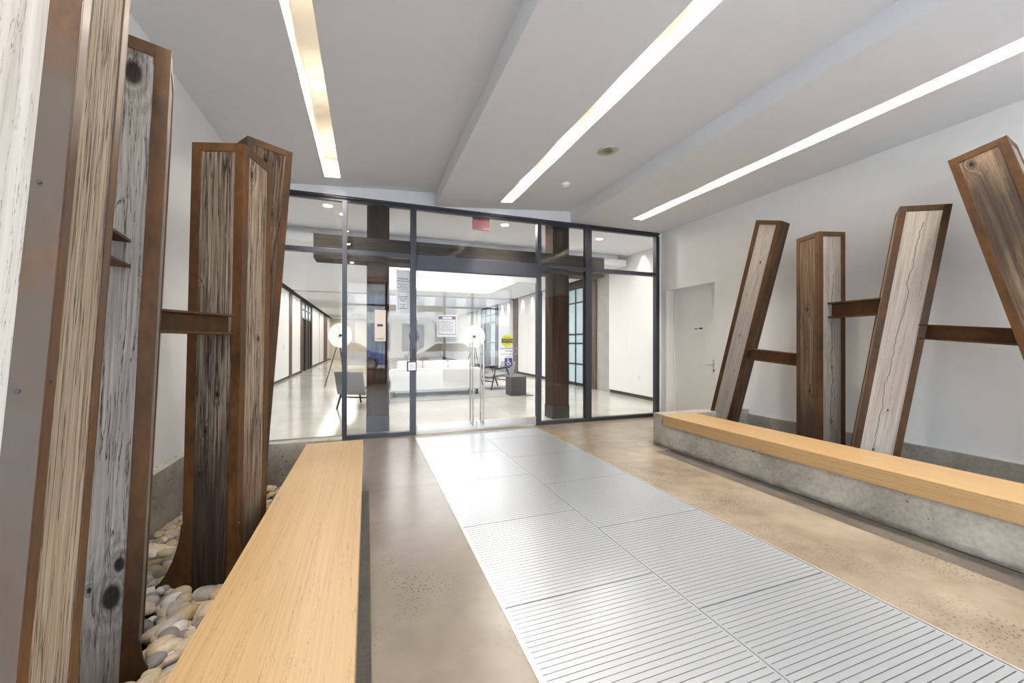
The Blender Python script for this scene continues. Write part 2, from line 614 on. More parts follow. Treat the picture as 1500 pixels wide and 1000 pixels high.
# ------------------------------------------------------------------ sawtooth ceiling with three light slots
ZL = 3.243
BAYS = [(XL - .02, .912, 3.29, 3.44, (-.495, -.315)), (.912, 3.09, 3.243, 3.42, (1.80, 1.975)), (3.09, XR_ + .02, 3.243, 3.243, (3.92, 4.095))]
SY0, SY1 = -1.3, 5.40
SLOT_DEPTH = .24
bm = B()
slots = []
for i, (x0, x1, z0, z1, (s0, s1)) in enumerate(BAYS):
    zf = lambda x: z0 + (z1 - z0) * (x - x0) / (x1 - x0)
    ye = 5.19 if i == 2 else SY1
    def Q(xa, xb, ya, yb):
        quad(bm, (xa, ya, zf(xa)), (xa, yb, zf(xa)), (xb, yb, zf(xb)), (xb, ya, zf(xb)))
    Q(x0, s0, YE, YS + .1); Q(s1, x1, YE, YS + .1); Q(s0, s1, YE, SY0); Q(s0, s1, ye, YS + .1)
    slots.append((s0, s1, zf(s0), zf(s1), ye))
    if i < 2:
        zn = BAYS[i + 1][2]
        quad(bm, (x1, YE, z1), (x1, YS + .1, z1), (x1, YS + .1, zn), (x1, YE, zn))
# plaster above the glass wall closes the bays
struct('ceiling', bm, CEIL)
bm = B()
box(bm, XL, XR_, YS + .0, YS + .06, 3.243, 3.9)
struct('wall_above_glass', bm, CEIL)
bm = B()
box(bm, XL - .1, XR_ + .3, YE, YS + .06, 3.9, 4.0)
struct('ceiling_slab', bm, CEIL)

lamp_proto = None
for i, (s0, s1, za, zb, ye) in enumerate(slots):
    zt = max(za, zb) + SLOT_DEPTH
    bm = B()
    quad(bm, (s0, SY0, za), (s0, ye, za), (s0, ye, zt), (s0, SY0, zt))
    quad(bm, (s1, SY0, zb), (s1, SY0, zt), (s1, ye, zt), (s1, ye, zb))
    quad(bm, (s0, SY0, zt), (s0, ye, zt), (s1, ye, zt), (s1, SY0, zt))
    quad(bm, (s0, ye, za), (s1, ye, zb), (s1, ye, zt), (s0, ye, zt))
    quad(bm, (s0, SY0, za), (s0, SY0, zt), (s1, SY0, zt), (s1, SY0, zb))
    struct('ceiling_slot_%d' % (i + 1), bm, SLOTW)
    xm = (s0 + s1) / 2
    for k, y in enumerate((5.0, 3.87, 2.74, 1.61, .48, -.65)):
        y = y - (.2 if i == 2 else 0)
        where = ['left', 'middle', 'right'][i]
        if lamp_proto is None:
            t = thing('downlight', '', 'light', (xm, y, zt))
            bm = B()
            cyl(bm, (0, 0, -.03), (0, 0, 0), .062, n=24)
            link('trim_ring', bm, TRIMW, t)
            bm = B()
            cyl(bm, (0, 0, -.033), (0, 0, -.0305), .052, n=24)
            link('lens', bm, LENS, t)
            lamp_proto = t
        else:
            t = lamp_proto.copy(); COL.objects.link(t)
            t.location = (xm, y, zt)
            for ch in lamp_proto.children:
                c2 = ch.copy(); COL.objects.link(c2); c2.parent = t
        lab = {0: 'glowing round downlight in the left ceiling slot, nearest the glass wall', 1: 'glowing round downlight in the left ceiling slot, second from the glass wall'}.get(k) if i == 0 else None
        t['label'] = lab or 'round downlight hidden up inside the %s ceiling slot' % where
        t['category'] = 'light'
        t['group'] = 'downlights in the %s ceiling slot' % where
        area_light('downlight_beam', (xm, y, zt - .04), (0, 0, 0), .09, .09, LAMP_W, WARM, 'DISK')

# ceiling fittings
bm = B()
cyl(bm, (0, 0, -.008), (0, 0, 0), .115, n=40)
sp1 = thing('ceiling_speaker', 'round beige speaker grille in the middle ceiling bay', 'speaker', (2.43, 3.647, 3.366))
sp1.rotation_euler = (0, -math.atan((3.42 - 3.243) / 2.178), 0)
link('grille', bm, plain('beige_grille', srgb(206, 202, 188), .6), sp1)
bm = B()
for k in range(4):
    cyl(bm, (0, 0, -.010), (0, 0, -.0085), .10 - k * .024, n=40)
link('rim', bm, plain('beige_rim', srgb(196, 192, 178), .6), sp1)
sd = thing('smoke_detector', 'small white smoke detector on the middle ceiling bay', 'detector', (2.42, 4.594, 3.365))
bm = B()
cyl(bm, (0, 0, -.03), (0, 0, 0), .052, .058, n=28)
link('base', bm, TRIMW, sd)
bm = B()
cyl(bm, (0, 0, -.055), (0, 0, -.03), .024, .042, n=28)
link('sensor_cap', bm, plain('detector_cap', (.6, .6, .58), .5), sd)
bm = B()
cyl(bm, (3.426, 4.903, 3.2405), (3.426, 4.903, 3.243), .05, n=28)
tag(link('cover_plate', bm, plain('cover_white', (.70, .70, .70), .5)), 'faint flush round cover plate in the right ceiling bay', 'cover plate')

# ------------------------------------------------------------------ concrete kerbs and benches
bm = B()
prism(bm, [(XL, 0), (XL + .035, 0), (XL + .035, .425), (XL, .45)], 'y', YE, 4.02)
struct('trim_kerb_left', bm, CONC)
bm = B()
box(bm, XR_ - .035, XR_, YE, 3.99, -.05, .335)
struct('trim_kerb_right', bm, CONC)
cp1 = thing('concrete_planter', 'low board-marked concrete planter wall under the left bench', 'planter', (-.25, 4.0, 0))
bm = B()
box(bm, -.27, 0.03, -5.98, -.065, -.005, .272)
box(bm, XL + .256, .03, .02, .135, -.005, .40)
box(bm, .03 - .02, .03, -.065, .02, -.005, .272)
link('wall', bm, CONC, cp1, bevel=.004)
cp2 = thing('concrete_planter', 'low pitted concrete planter wall under the right bench', 'planter', (3.482, 4.0, 0))
bm = B()
prism(bm, [(0, 0), (.32, 0), (.32, .272), (0, .272)], 'y', -5.98, -.013)
box(bm, 0, XR_ - 3.482 - .006, -.012, .19, -.005, .397)
link('wall', bm, CONCG, cp2, bevel=.004)

bm = B()
box(bm, -.503, -.029, YE + .1, 3.94, .273, .397)
tag(link('bench', bm, OAK, bevel=.003), 'long pale oak slab bench along the pebble bed', 'bench')
bm = B()
box(bm, 3.464, 3.97, YE + .1, 3.985, .274, .397)
tag(link('bench', bm, OAKR, bevel=.003), 'long amber oak slab bench before the white wall with leaning posts', 'bench')

# ------------------------------------------------------------------ timber posts clad with rusty steel angles


def frame_of(ph, al, be):
    return Matrix.Rotation(ph, 3, 'Z') @ Matrix.Rotation(al, 3, 'Y') @ Matrix.Rotation(be, 3, 'X')


def timber_post(label, p, woods, steel, s=.048, fins=False, bolts=(), fin_w=.13, fin_h=.36):
    x, y, ph, al, be, Ln, w, d = p
    t = thing('timber_post', label, 'post', (x, y, 0), 0, 'timber posts in the left pebble bed' if x < 0 else 'timber posts by the right wall')
    t.rotation_euler = frame_of(ph * D2R, al * D2R, be * D2R).to_euler()
    hw, hd = w / 2, d / 2
    th = .007
    bm = B()
    # four corner angles and the bands round the head
    for sx in (-1, 1):
        for sy_ in (-1, 1):
            X0, X1 = sorted((sx * hw, sx * (hw - s)))
            Y0, Y1 = sorted((sy_ * hd, sy_ * (hd - th)))
            box(bm, X0, X1, Y0, Y1, -.03, Ln)
            X0, X1 = sorted((sx * hw, sx * (hw - th)))
            Y0, Y1 = sorted((sy_ * (hd - th), sy_ * (hd - s)))
            box(bm, X0, X1, Y0, Y1, -.03, Ln)
    for sg in (-1, 1):
        Y0, Y1 = sorted((sg * hd, sg * (hd - th)))
        box(bm, -hw + s, hw - s, Y0, Y1, Ln - s, Ln)
        X0, X1 = sorted((sg * hw, sg * (hw - th)))
        box(bm, X0, X1, -hd + s, hd - s, Ln - s, Ln)
    fr = link('steel_frame', bm, steel, t, bevel=.0015)
    if isinstance(steel, tuple):      # greyed mill scale on the front, rust on the other faces
        for pl in fr.data.polygons:
            pl.material_index = 0 if pl.normal.y < -.9 else 1
        steel = steel[1]
    bm = B()
    box(bm, -hw + th, hw - th, -hd + th, hd - th, Ln - .012, Ln - .004)
    link('top_plate', bm, steel, t)
    e = .0035
    # four timber faces: front, right, back, left
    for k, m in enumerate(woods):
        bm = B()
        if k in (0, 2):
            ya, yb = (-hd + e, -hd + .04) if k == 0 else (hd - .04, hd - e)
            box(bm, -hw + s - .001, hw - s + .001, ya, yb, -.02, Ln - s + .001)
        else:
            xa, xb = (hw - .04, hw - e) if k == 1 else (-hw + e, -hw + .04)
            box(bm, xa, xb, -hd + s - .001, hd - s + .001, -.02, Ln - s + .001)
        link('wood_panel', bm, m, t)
    for sg in fins or ():
        bm = B()
        pts = [(sg * hw, -.02), (sg * (hw + fin_w), -.02)]
        for i in range(9):
            a = i / 8 * PI / 2
            pts.append((sg * (hw + fin_w * .9 * (1 - math.sin(a)) ** .9 + .008), .05 + (fin_h - .06) * (1 - math.cos(a)) ** .75))
        pts.append((sg * hw, fin_h))
        prism(bm, pts, 'y', -hd + .002, -hd + .018)
        link('base_fin', bm, steel, t)
    for (bx, by, bz, nx, ny) in bolts:
        bm = B()
        cyl(bm, (bx, by, bz), (bx + nx * .003, by + ny * .003, bz), .0045, n=12)
        link('bolt', bm, BLACK, t)
    return t


S = srgb
W_pale = lambda n, seed, kn=(), ck=.004, split=None, f=1.0: wood(n, S(*[int(v * f) for v in (186, 177, 167)]), S(*[int(v * f) for v in (172, 162, 151)]), S(*[int(v * f) for v in (140, 129, 117)]), seed, kn, 34, ck, split=split, bstr=.3)
W_grey = lambda n, seed, kn=(), ck=.008, split=None: wood(n, S(152, 145, 138), S(132, 124, 117), S(92, 84, 77), seed, kn, 50, ck, split=split, bstr=.35)
W_brn = lambda n, seed, kn=(), ck=.03: wood(n, S(178, 160, 138), S(128, 106, 84), S(66, 50, 38), seed, kn, 60, ck)
W_dark = lambda n, seed, kn=(), ck=.03: wood(n, S(128, 98, 74), S(84, 62, 46), S(44, 32, 25), seed, kn, 50, ck)

# A: nearest post, cut by the left edge of the picture
timber_post('huge nearest timber post with whitewashed front face and greyed steel corner', (-.749, .977, 11.35, 1.058, -7.932, 2.85, .30, .30),
            [wood('whitewashed_pine', S(170, 165, 159), S(160, 154, 146), S(134, 126, 117), 3, [(-.03, -.15, 2.22, .010), (-.06, -.15, 1.33, .010)], 26, .0, bstr=.12),
             wood('blond_weathered_pine', S(182, 166, 146), S(156, 137, 115), S(98, 80, 62), 8, (), 62, .022, bstr=.7),
             W_grey('grey_pine_back', 21), W_grey('grey_pine_far', 22)], (rust('greyed_rust', 1.0, .85, 3), rust('orange_rust', 1.15, .05, 14)),
            bolts=[(.115, -.15, 1.20, 0, -1), (.15, -.128, 1.22, 1, 0), (.115, -.15, 1.62, 0, -1)])
# B
timber_post('upright silver-grey timber post with big split knot near its foot, behind the nearest post', (-1.014, 2.008, 18.57, 2.25, -.02, 2.468, .30, .30),
            [wood('silver_grey_pine', S(168, 163, 157), S(145, 139, 133), S(88, 82, 78), 4, [(.045, -.15, 2.33, .050), (.068, -.15, .355, .052), (.085, -.15, .47, .030), (.01, -.15, .40, .014)], 55, .012, bstr=.7),
             W_grey('grey_pine_side', 23), W_grey('grey_pine_rear', 24), W_grey('grey_pine_left', 25)], rust('brown_rust', .92, .15, 5), fins=(1,), fin_w=.028, fin_h=.16)
# C
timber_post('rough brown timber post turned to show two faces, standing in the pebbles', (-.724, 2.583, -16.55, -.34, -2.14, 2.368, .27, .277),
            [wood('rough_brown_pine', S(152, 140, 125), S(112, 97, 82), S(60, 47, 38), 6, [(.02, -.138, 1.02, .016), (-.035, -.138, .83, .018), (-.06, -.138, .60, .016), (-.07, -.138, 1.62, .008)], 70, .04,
                  tone_band=(.15, 1.15, S(52, 38, 30), .92), bstr=.9),  # front face turns dark brown towards its foot
             wood('rough_blond_pine', S(176, 158, 136), S(138, 118, 97), S(78, 60, 47), 9, [(.135, -.06, 2.23, .022), (.135, .03, 1.32, .018)], 65, .03, tone_band=(0, .9, S(84, 56, 40), .7), bstr=.9),
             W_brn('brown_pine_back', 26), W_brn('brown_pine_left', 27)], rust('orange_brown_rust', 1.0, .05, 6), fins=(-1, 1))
# D
timber_post('dark leaning timber post with ringed knot, farthest in the pebble bed', (-.996, 3.807, 29.9, 1.944, 6.264, 2.84, .312, .287),
            [wood('dark_stained_pine', S(116, 96, 80), S(74, 58, 47), S(40, 30, 25), 11, [(.03, -.143, 2.32, .034), (-.03, -.143, 2.70, .03)], 50, .03, bstr=.8),
             W_dark('dark_pine_side', 28), W_dark('dark_pine_back', 29), W_dark('dark_pine_left', 30)], rust('umber_rust', .85, .1, 7), fins=(-1,))
# E
timber_post('short pale leaning timber post nearest the white door', (4.47, 4.075, -70.07, 14.33, 3.99, 2.83, .27, .284),
            [W_pale('pale_pine_knots', 12, [(.02, -.142, 2.35, .016), (-.04, -.142, 1.95, .010), (-.01, -.142, 1.45, .011), (.03, -.142, 1.0, .009)], f=.82), W_dark('pine_edge_dark', 31), W_brn('pine_back_e', 32), W_brn('pine_left_e', 33)], rust('dark_brown_rust', .72, .0, 8))
# F
timber_post('upright timber post by the right wall, one face dark brown and one grey', (4.471, 2.799, -106.51, -.40, -.35, 2.433, .294, .286),
            [wood('streaked_brown_pine', S(122, 100, 74), S(80, 62, 45), S(42, 32, 25), 13, [(.0, -.143, 1.65, .022), (.03, -.143, .80, .02)], 38, .012, tone_band=(.35, .45, S(58, 42, 32), .8)),
             W_grey('grey_checked_pine', 14, [(.147, .0, .50, .014), (.147, 0, 1.05, .012)], .006, split=(1, -.01, .01, .004, .4, 2.0)), W_brn('pine_back_f', 34), W_brn('pine_left_f', 35)], rust('brown_rust_plain', .8, .0, 9))
# G
timber_post('leaning whitish timber post with one long crack down its face', (4.377, 2.329, -58.29, 8.18, .77, 2.488, .313, .30),
            [W_pale('whitish_cracked_pine', 15, [(.02, -.15, .72, .012), (-.02, -.15, .35, .014)], .0, split=(0, -.03, .012, .0034, .15, 2.35)), W_brn('pine_edge_g', 36), W_brn('pine_back_g', 37), W_brn('pine_left_g', 38)], rust('brown_rust_grey', .85, .12, 10))
# H
timber_post('blotchy dark and tan timber post leaning left, cut by the right edge', (4.421, .937, -80.98, -13.39, -.19, 2.801, .295, .293),
            [wood('blotchy_pine', S(138, 118, 96), S(98, 80, 63), S(52, 41, 34), 16, [(-.05, -.147, 2.70, .022), (.06, -.147, 1.85, .022)], 20, .008, bstr=.5, tone_band=(2.3, .55, S(52, 42, 36), .75)),
             W_grey('grey_pine_h', 17), W_brn('pine_back_h', 39), W_brn('pine_left_h', 40)], rust('amber_rust', 1.0, .1, 11))

# ------------------------------------------------------------------ rusty I-sections linking the posts


def i_section(label, p0, p1, h, b, m):
    p0, p1 = Vector(p0), Vector(p1)
    v = p1 - p0
    ln = v.length
    t = thing('steel_joist', label, 'joist', p0, 0, 'rusty joists between the timber posts')
    ax = v.normalized()
    sdv = Vector((0, 0, 1)).cross(ax).normalized()
    up = ax.cross(sdv)
    t.rotation_euler = Matrix((ax, sdv, up)).transposed().to_euler()
    ft = h * .10
    for nm, z0, z1, yb in (('flange', h / 2 - ft, h / 2, b / 2), ('flange', -h / 2, -h / 2 + ft, b / 2), ('web', -h / 2 + ft, h / 2 - ft, h * .04)):
        bm = B()
        box(bm, 0, ln, -yb, yb, z0, z1)
        link(nm, bm, m, t, bevel=.001)


RJ = rust('joist_rust', .85, .0, 12)
RJD = rust('joist_rust_red', .8, .0, 13)
i_section('short rusty steel joist stub between the two nearest posts', (-.77, 1.16, 1.635), (-.905, 1.92, 1.635), .107, .12, RJ)
i_section('rusty steel joist from the silver-grey post to the rough brown post', (-.93, 2.15, 1.395), (-.685, 2.46, 1.39), .105, .11, RJ)
i_section('rusty steel joist from the short pale post to the two-faced post', (4.44, 3.60, 1.165), (4.45, 2.92, 1.108), .135, .10, RJD)
i_section('rusty steel joist between the two-faced post and the cracked whitish post', (4.45, 2.68, 1.632), (4.45, 2.22, 1.636), .155, .11, RJD)
i_section('rusty steel joist between the cracked whitish post and the blotchy post', (4.45, 2.05, 1.405), (4.45, 1.34, 1.335), .125, .10, RJD)

# ------------------------------------------------------------------ river pebbles
rnd = random.Random(7)


def pebble_mesh(seed):
    r = random.Random(seed)
    bm = B()
    bmesh.ops.create_icosphere(bm, subdivisions=3, radius=1)
    a = [(Vector((r.uniform(-1, 1), r.uniform(-1, 1), r.uniform(-1, 1))).normalized(), r.uniform(-.22, .22), r.uniform(1, 2.6)) for _ in range(5)]
    for v in bm.verts:
        p = v.co.copy()
        k = 1.0
        for dv, am, fr in a:
            k += am * math.sin(fr * p.dot(dv) + am * 7)
        v.co = p * k
    return bm


def pebble_mat(name, col, seed):
    m, nt, b = mat(name)
    v = coords(nt, (1, 1, 1), (seed, seed * 2, 0))
    n1 = noise(nt, v, 2.5, 5, .6, .5)
    n2 = noise(nt, v, 14, 4, .6)
    c = ramp(nt, n1, [(.3, tuple(x * .78 for x in col)), (.7, tuple(min(1, x * 1.12) for x in col))])
    c = mix(nt, ramp(nt, n2, [(.62, g(0)), (.72, g(.45))]), c, tuple(x * .45 for x in col))
    L(nt, c, b.inputs['Base Color'])
    b.inputs['Roughness'].default_value = .55
    bump(nt, b, n2, .1, .05)
    return m


PM = [pebble_mat('pebble_%s' % n, S(*c), i) for i, (n, c) in enumerate((('white', (222, 217, 210)), ('cream', (212, 198, 172)), ('tan', (190, 168, 134)), ('grey', (180, 174, 168)), ('buff', (200, 183, 156)), ('slate', (140, 135, 132)), ('rosy', (206, 190, 176))))]
peb = []
for i in range(14):
    o = link('pebble', pebble_mesh(i + 50), PM[i % 7], None, smooth=True)
    peb.append(o)


def in_post(x, y, pad=.0):
    for (cx, cy_, ph, w) in ((-.749, .977, 11.35, .30), (-1.014, 2.008, 18.57, .30), (-.724, 2.583, -16.55, .277), (-.996, 3.807, 29.9, .31)):
        a = -ph * D2R
        dx, dy = x - cx, y - cy_
        u, v = dx * math.cos(a) - dy * math.sin(a), dx * math.sin(a) + dy * math.cos(a)
        if max(abs(u), abs(v)) < w / 2 + pad:
            return True
    return False


def project(x, y, z):
    p = Vector((x, y, z - 1.3))
    dz = p.dot(f2)
    if dz < .1:
        return -999, -999
    return 580.787 * p.dot(r2) / dz + 750, 580.787 * p.dot(d3) / dz + 500


spots = []
y = .95
while y < 3.98:
    x = XL + .07
    while x < -.30:
        px, py = x + rnd.uniform(-.02, .02), y + rnd.uniform(-.02, .02)
        spots.append((px, py, 0))
        x += .056
    y += .047
for _ in range(520):
    spots.append((rnd.uniform(XL + .08, -.42), rnd.uniform(1.1, 3.95), 1))
use = []
for (x, y, lay) in spots:
    if in_post(x, y, .02):
        continue
    r_ = rnd.uniform(.022, .036) if lay == 0 else rnd.uniform(.022, .040)
    sx, sy_, sz = r_ * rnd.uniform(.95, 1.35), r_ * rnd.uniform(.75, 1.0), r_ * rnd.uniform(.5, .72)
    z = sz * .75 if lay == 0 else .026 + sz * .8
    use.append((x, y, z, sx, sy_, sz, rnd.uniform(0, 2 * PI), rnd.uniform(-.3, .3), rnd.uniform(-.3, .3), rnd.randrange(14)))


def seen(q):
    u, v = project(q[0], q[1], q[2] + .02)
    if not (110 < u < 470 and 700 < v < 1010):
        return False
    # hidden under the oak slab
    if u > 242 + (1003 - v) * (448 - 242) / 353 + 4:
        return False
    # hidden behind the posts
    if u < 114 + (1000 - v) * .078:
        return False
    if u < 205 + (880 - v) * .055 and v < 985 - (200 - u) * .1 and u > 110 and q[1] > 2.0:
        return False
    if 268 < u < 390 and v < 845 and q[1] > 2.5:
        return False
    return True


vis = [q for q in use if seen(q)]
vis.sort(key=lambda q: q[1])
front = vis[:300]
fs = set(id(q) for q in front)
rest = [q for q in use if id(q) not in fs]
PL = {0: 'smooth white river pebble', 1: 'smooth cream river pebble', 2: 'smooth tan river pebble', 3: 'smooth grey river pebble', 4: 'smooth buff river pebble', 5: 'smooth dark slate river pebble', 6: 'smooth rosy beige river pebble'}
first = {}
for q in front:
    k = q[9]
    # near the bench the stones are white and cream, by the far wall greyer
    src = peb[k]
    if k not in first:
        o = src
        first[k] = 1
    else:
        o = src.copy(); COL.objects.link(o)
    o.location = q[:3]
    o.scale = q[3:6]
    o.rotation_euler = (q[7], q[8], q[6])
    tag(o, PL[k % 7] + ' in the bed between posts and oak bench', 'pebble', 'river pebbles in the left bed')
for k in range(14):
    if k not in first:
        bpy.data.objects.remove(peb[k])
bm = B()
for q in rest:
    k = q[9]
    M = Matrix.Translation(q[:3]) @ Matrix.Rotation(q[6], 4, 'Z') @ Matrix.Rotation(q[7], 4, 'X') @ Matrix.Diagonal((*q[3:6], 1))
    tmp = bmesh.new()
    bmesh.ops.create_icosphere(tmp, subdivisions=2, radius=1)
    vm = {v: bm.verts.new(M @ v.co) for v in tmp.verts}
    for f in tmp.faces:
        nf = bm.faces.new([vm[v] for v in f.verts])
        nf.material_index = k % 7
    tmp.free()
o = link('pebbles', bm, PM, None, smooth=True)
o['kind'] = 'stuff'
tag(o, 'remaining smooth river pebbles heaped behind and between the left posts', 'pebbles')

# ------------------------------------------------------------------ inner glass wall with double doors
FY0, FY1 = YS, YS + .07
ZT0, ZT1 = 3.178, 3.243       # head
TR0, TR1 = 2.475, 2.535       # transom
sf = thing('glass_wall', 'black steel framed glass wall around the double doors', 'glass wall', (0, FY0, 0))
mull = [(XL, XL + .06), (-.31, -.25), (.572, .652), (2.512, 2.58), (3.38, 3.49), (4.80, 4.87)]
for k, (a, b_) in enumerate(mull):
    bm = B()
    box(bm, a, b_, 0, .09, 0, ZT0)
    link('mullion', bm, FRAME, sf, bevel=.002)
bm = B()
box(bm, XL, 4.87, 0, .09, ZT0 + .03, ZT1)
box(bm, XL, 4.87, .025, .09, ZT0, ZT0 + .03)
link('head_rail', bm, FRAME, sf)
spans = [(XL + .06, -.31), (-.25, .572), (.652, 2.512), (2.58, 3.38), (3.49, 4.80)]
for k, (a, b_) in enumerate(spans):
    bm = B()
    if k == 2:
        box(bm, a, b_, -.02, .11, 2.325, 2.532)
        link('door_header', bm, FRAME, sf, bevel=.002)
    else:
        box(bm, a, b_, 0, .09, TR0, TR1)
        link('transom_rail', bm, FRAME, sf, bevel=.002)
        bm = B()
        box(bm, a, b_, 0, .09, 0, .055)
        link('sill_rail', bm, FRAME, sf, bevel=.002)
    bm = B()
    box(bm, a, b_, .04, .05, TR1 if k != 2 else 2.532, ZT0)
    link('upper_pane', bm, GLASS, sf)
    if k != 2:
        bm = B()
        box(bm, a, b_, .04, .05, .055, TR0)
        link('lower_pane', bm, GLASS, sf)

# doors
for side in (0, 1):
    xa, xb = ((.665, 1.530) if side == 0 else (1.540, 2.502))
    dr = thing('glass_door', ['left leaf of the frameless glass double doors, notice taped on it', 'right leaf of the frameless glass double doors, with yellow sticker'][side], 'door', ((xa + xb) / 2, FY0, 0), 0, 'glass double doors')
    hw = (xb - xa) / 2
    bm = B(); box(bm, -hw, hw, .035, .047, .13, 2.235)
    link('pane', bm, GLASS, dr)
    bm = B(); box(bm, -hw, hw, .022, .060, 2.235, 2.318)
    link('top_rail', bm, STEEL, dr, bevel=.002)
    bm = B(); box(bm, -hw, hw, .022, .060, .02, .135)
    link('bottom_rail', bm, STEEL, dr, bevel=.002)
    hx = (1.464 if side == 0 else 1.622) - (xa + xb) / 2
    for yy in (-.045, .12):
        bm = B()
        cyl(bm, (hx, yy, .08), (hx, yy, 1.30), .0125, n=20)
        hd_ = link('pull_handle', bm, STEEL, dr, smooth=False)
        for zz in (.25, 1.13):
            bm = B()
            cyl(bm, (hx, yy, zz), (hx, .041, zz), .009, n=12)
            link('standoff', bm, STEEL, hd_)

# ---- notices, stickers and devices on the glass
PAPER = plain('white_paper', (.82, .82, .84), .6)
INK = plain('dark_ink', (.05, .05, .07), .6)
INKM = plain('mauve_ink', srgb(150, 126, 146), .6)
GY = FY0 + .039


def bars(bm, x, z, rows, y, dz, h, rr):
    for i, w in enumerate(rows):
        k = 0.0
        zz = z - i * dz
        while k < w:
            l = min(rr.uniform(.012, .035), w - k)
            box(bm, x - w / 2 + k, x - w / 2 + k + l, y - .0008, y, zz - h / 2, zz + h / 2)
            k += l + .007


nz = thing('window_notice', 'tall printed notice with dark lettering on the glass left of the doors', 'notice', (.475, GY, 2.03))
bm = B(); box(bm, -.095, .095, -.001, 0, -.295, .285)
link('sheet', bm, plain('film', (.80, .81, .84), .5), nz)
text('heading', 'notice', .055, face_me(0, -.0022, .165), INK, nz)
bm = B()
bars(bm, 0, .085, (.13, .10, .15, .12, .16), -.0012, .026, .007, random.Random(2))
bars(bm, 0, -.09, (.11, .10, .07), -.0012, .03, .010, random.Random(3))
bars(bm, 0, -.20, (.08, .04, .09), -.0012, .025, .007, random.Random(4))
for (a, b_, c_, d_) in ((-.065, .065, -.262, -.258), (-.065, -.062, -.262, -.03), (.062, .065, -.262, -.03), (-.09, .09, .118, .122), (-.09, .09, .132, .136)):
    box(bm, a, b_, -.002, -.0012, c_, d_)
link('print', bm, INK, nz)

ic = thing('notice_card', 'narrow beige card with a small dark label on the left glass pane', 'card', (.172, GY, 1.53))
bm = B(); box(bm, -.072, .072, -.012, 0, -.215, .215)
link('card', bm, plain('beige_card', srgb(214, 204, 192), .6), ic, bevel=.003)
bm = B(); box(bm, -.04, .035, -.0135, -.012, -.012, .02)
box(bm, -.05, .05, -.0135, -.012, -.185, -.177)
link('label', bm, INK, ic)

dn = thing('door_notice', 'framed printed notice taped to the left glass door leaf', 'notice', (1.095, FY0 + .034, 1.545))
bm = B(); box(bm, -.145, .145, -.001, 0, -.165, .155)
link('sheet', bm, PAPER, dn)
bm = B()
for (a, b_, c_, d_) in ((-.125, .125, .128, .135), (-.125, -.12, -.125, .135), (.12, .125, -.125, .135), (-.125, .125, -.13, -.122), (-.12, .12, .088, .094), (-.12, -.07, .095, .128), (.07, .12, .095, .128)):
    box(bm, a, b_, -.0018, -.001, c_, d_)
bars(bm, 0, .06, (.17, .19, .12, .18, .14, .19, .16), -.0012, .023, .006, random.Random(8))
link('print', bm, INKM, dn)

cs = thing('caution_sticker', 'round yellow door sticker with a black band on the right leaf', 'sticker', (2.02, FY0 + .034, 1.327))
bm = B(); disc(bm, (0, -.001, 0), (0, -1, 0), .098, 40)
link('disc', bm, plain('sticker_yellow', srgb(206, 200, 70), .5), cs)
bm = B(); box(bm, -.094, .094, -.0022, -.0012, -.03, .03)
link('band', bm, plain('sticker_black', (.03, .035, .02), .5), cs)
YEL = plain('sticker_text', srgb(206, 200, 80), .5)
text('caution_text', 'CAUTION', .042, face_me(0, -.0032, 0), YEL, cs)
text('upper_text', 'AUTOMATIC', .022, face_me(0, -.0022, .048), INK, cs)
text('lower_text', 'DOOR', .022, face_me(0, -.0022, -.048), INK, cs)

vt = thing('lettering', 'three lines of faint mauve lettering under the yellow sticker', 'lettering', (2.055, FY0 + .034, 1.165))
for i, w in enumerate((.29, .14, .27)):
    bm = B()
    k = 0
    while k < w:
        box(bm, -w / 2 + k, -w / 2 + k + .016, -.001, 0, .045 - i * .045 - .011, .045 - i * .045 + .011)
        k += .026
    link('text_line', bm, INKM, vt)

ws = thing('accessibility_sticker', 'square blue wheelchair sticker on the right glass leaf', 'sticker', (2.042, FY0 + .034, 1.0))
bm = B(); box(bm, -.062, .062, -.001, 0, -.062, .062)
link('square', bm, plain('sticker_blue', srgb(52, 62, 120), .5), ws)


def wheelchair(bm, s, y):
    def arc(cx, cz, r, a0, a1, w, n=18):
        for i in range(n):
            t0, t1 = a0 + (a1 - a0) * i / n, a0 + (a1 - a0) * (i + 1) / n
            ps = [(cx + math.cos(t) * q, y, cz + math.sin(t) * q) for t, q in ((t0, r - w), (t0, r + w), (t1, r + w), (t1, r - w))]
            quad(bm, *ps)
    def bar(x0, z0, x1, z1, w):
        dx, dz = x1 - x0, z1 - z0
        l = math.hypot(dx, dz)
        nx, nz_ = -dz / l * w, dx / l * w
        quad(bm, (x0 + nx, y, z0 + nz_), (x0 - nx, y, z0 - nz_), (x1 - nx, y, z1 - nz_), (x1 + nx, y, z1 + nz_))
    disc(bm, (-.15 * s, y, .62 * s), (0, -1, 0), .13 * s, 16)
    bar(-.15 * s, .45 * s, -.10 * s, -.05 * s, .06 * s)
    bar(-.10 * s, -.05 * s, .30 * s, -.05 * s, .06 * s)
    bar(.30 * s, -.05 * s, .48 * s, -.50 * s, .06 * s)
    bar(.48 * s, -.50 * s, .62 * s, -.45 * s, .05 * s)
    bar(-.13 * s, .22 * s, .22 * s, .22 * s, .05 * s)
    arc(-.02 * s, -.25 * s, .40 * s, PI * .62, PI * 1.95, .055 * s)


bm = B(); wheelchair(bm, .066, -.0018)
link('wheelchair_symbol', bm, PAPER, ws)
bm = B(); box(bm, -.05, .05, -.001, 0, .078, .088)
link('small_print', bm, INKM, ws)

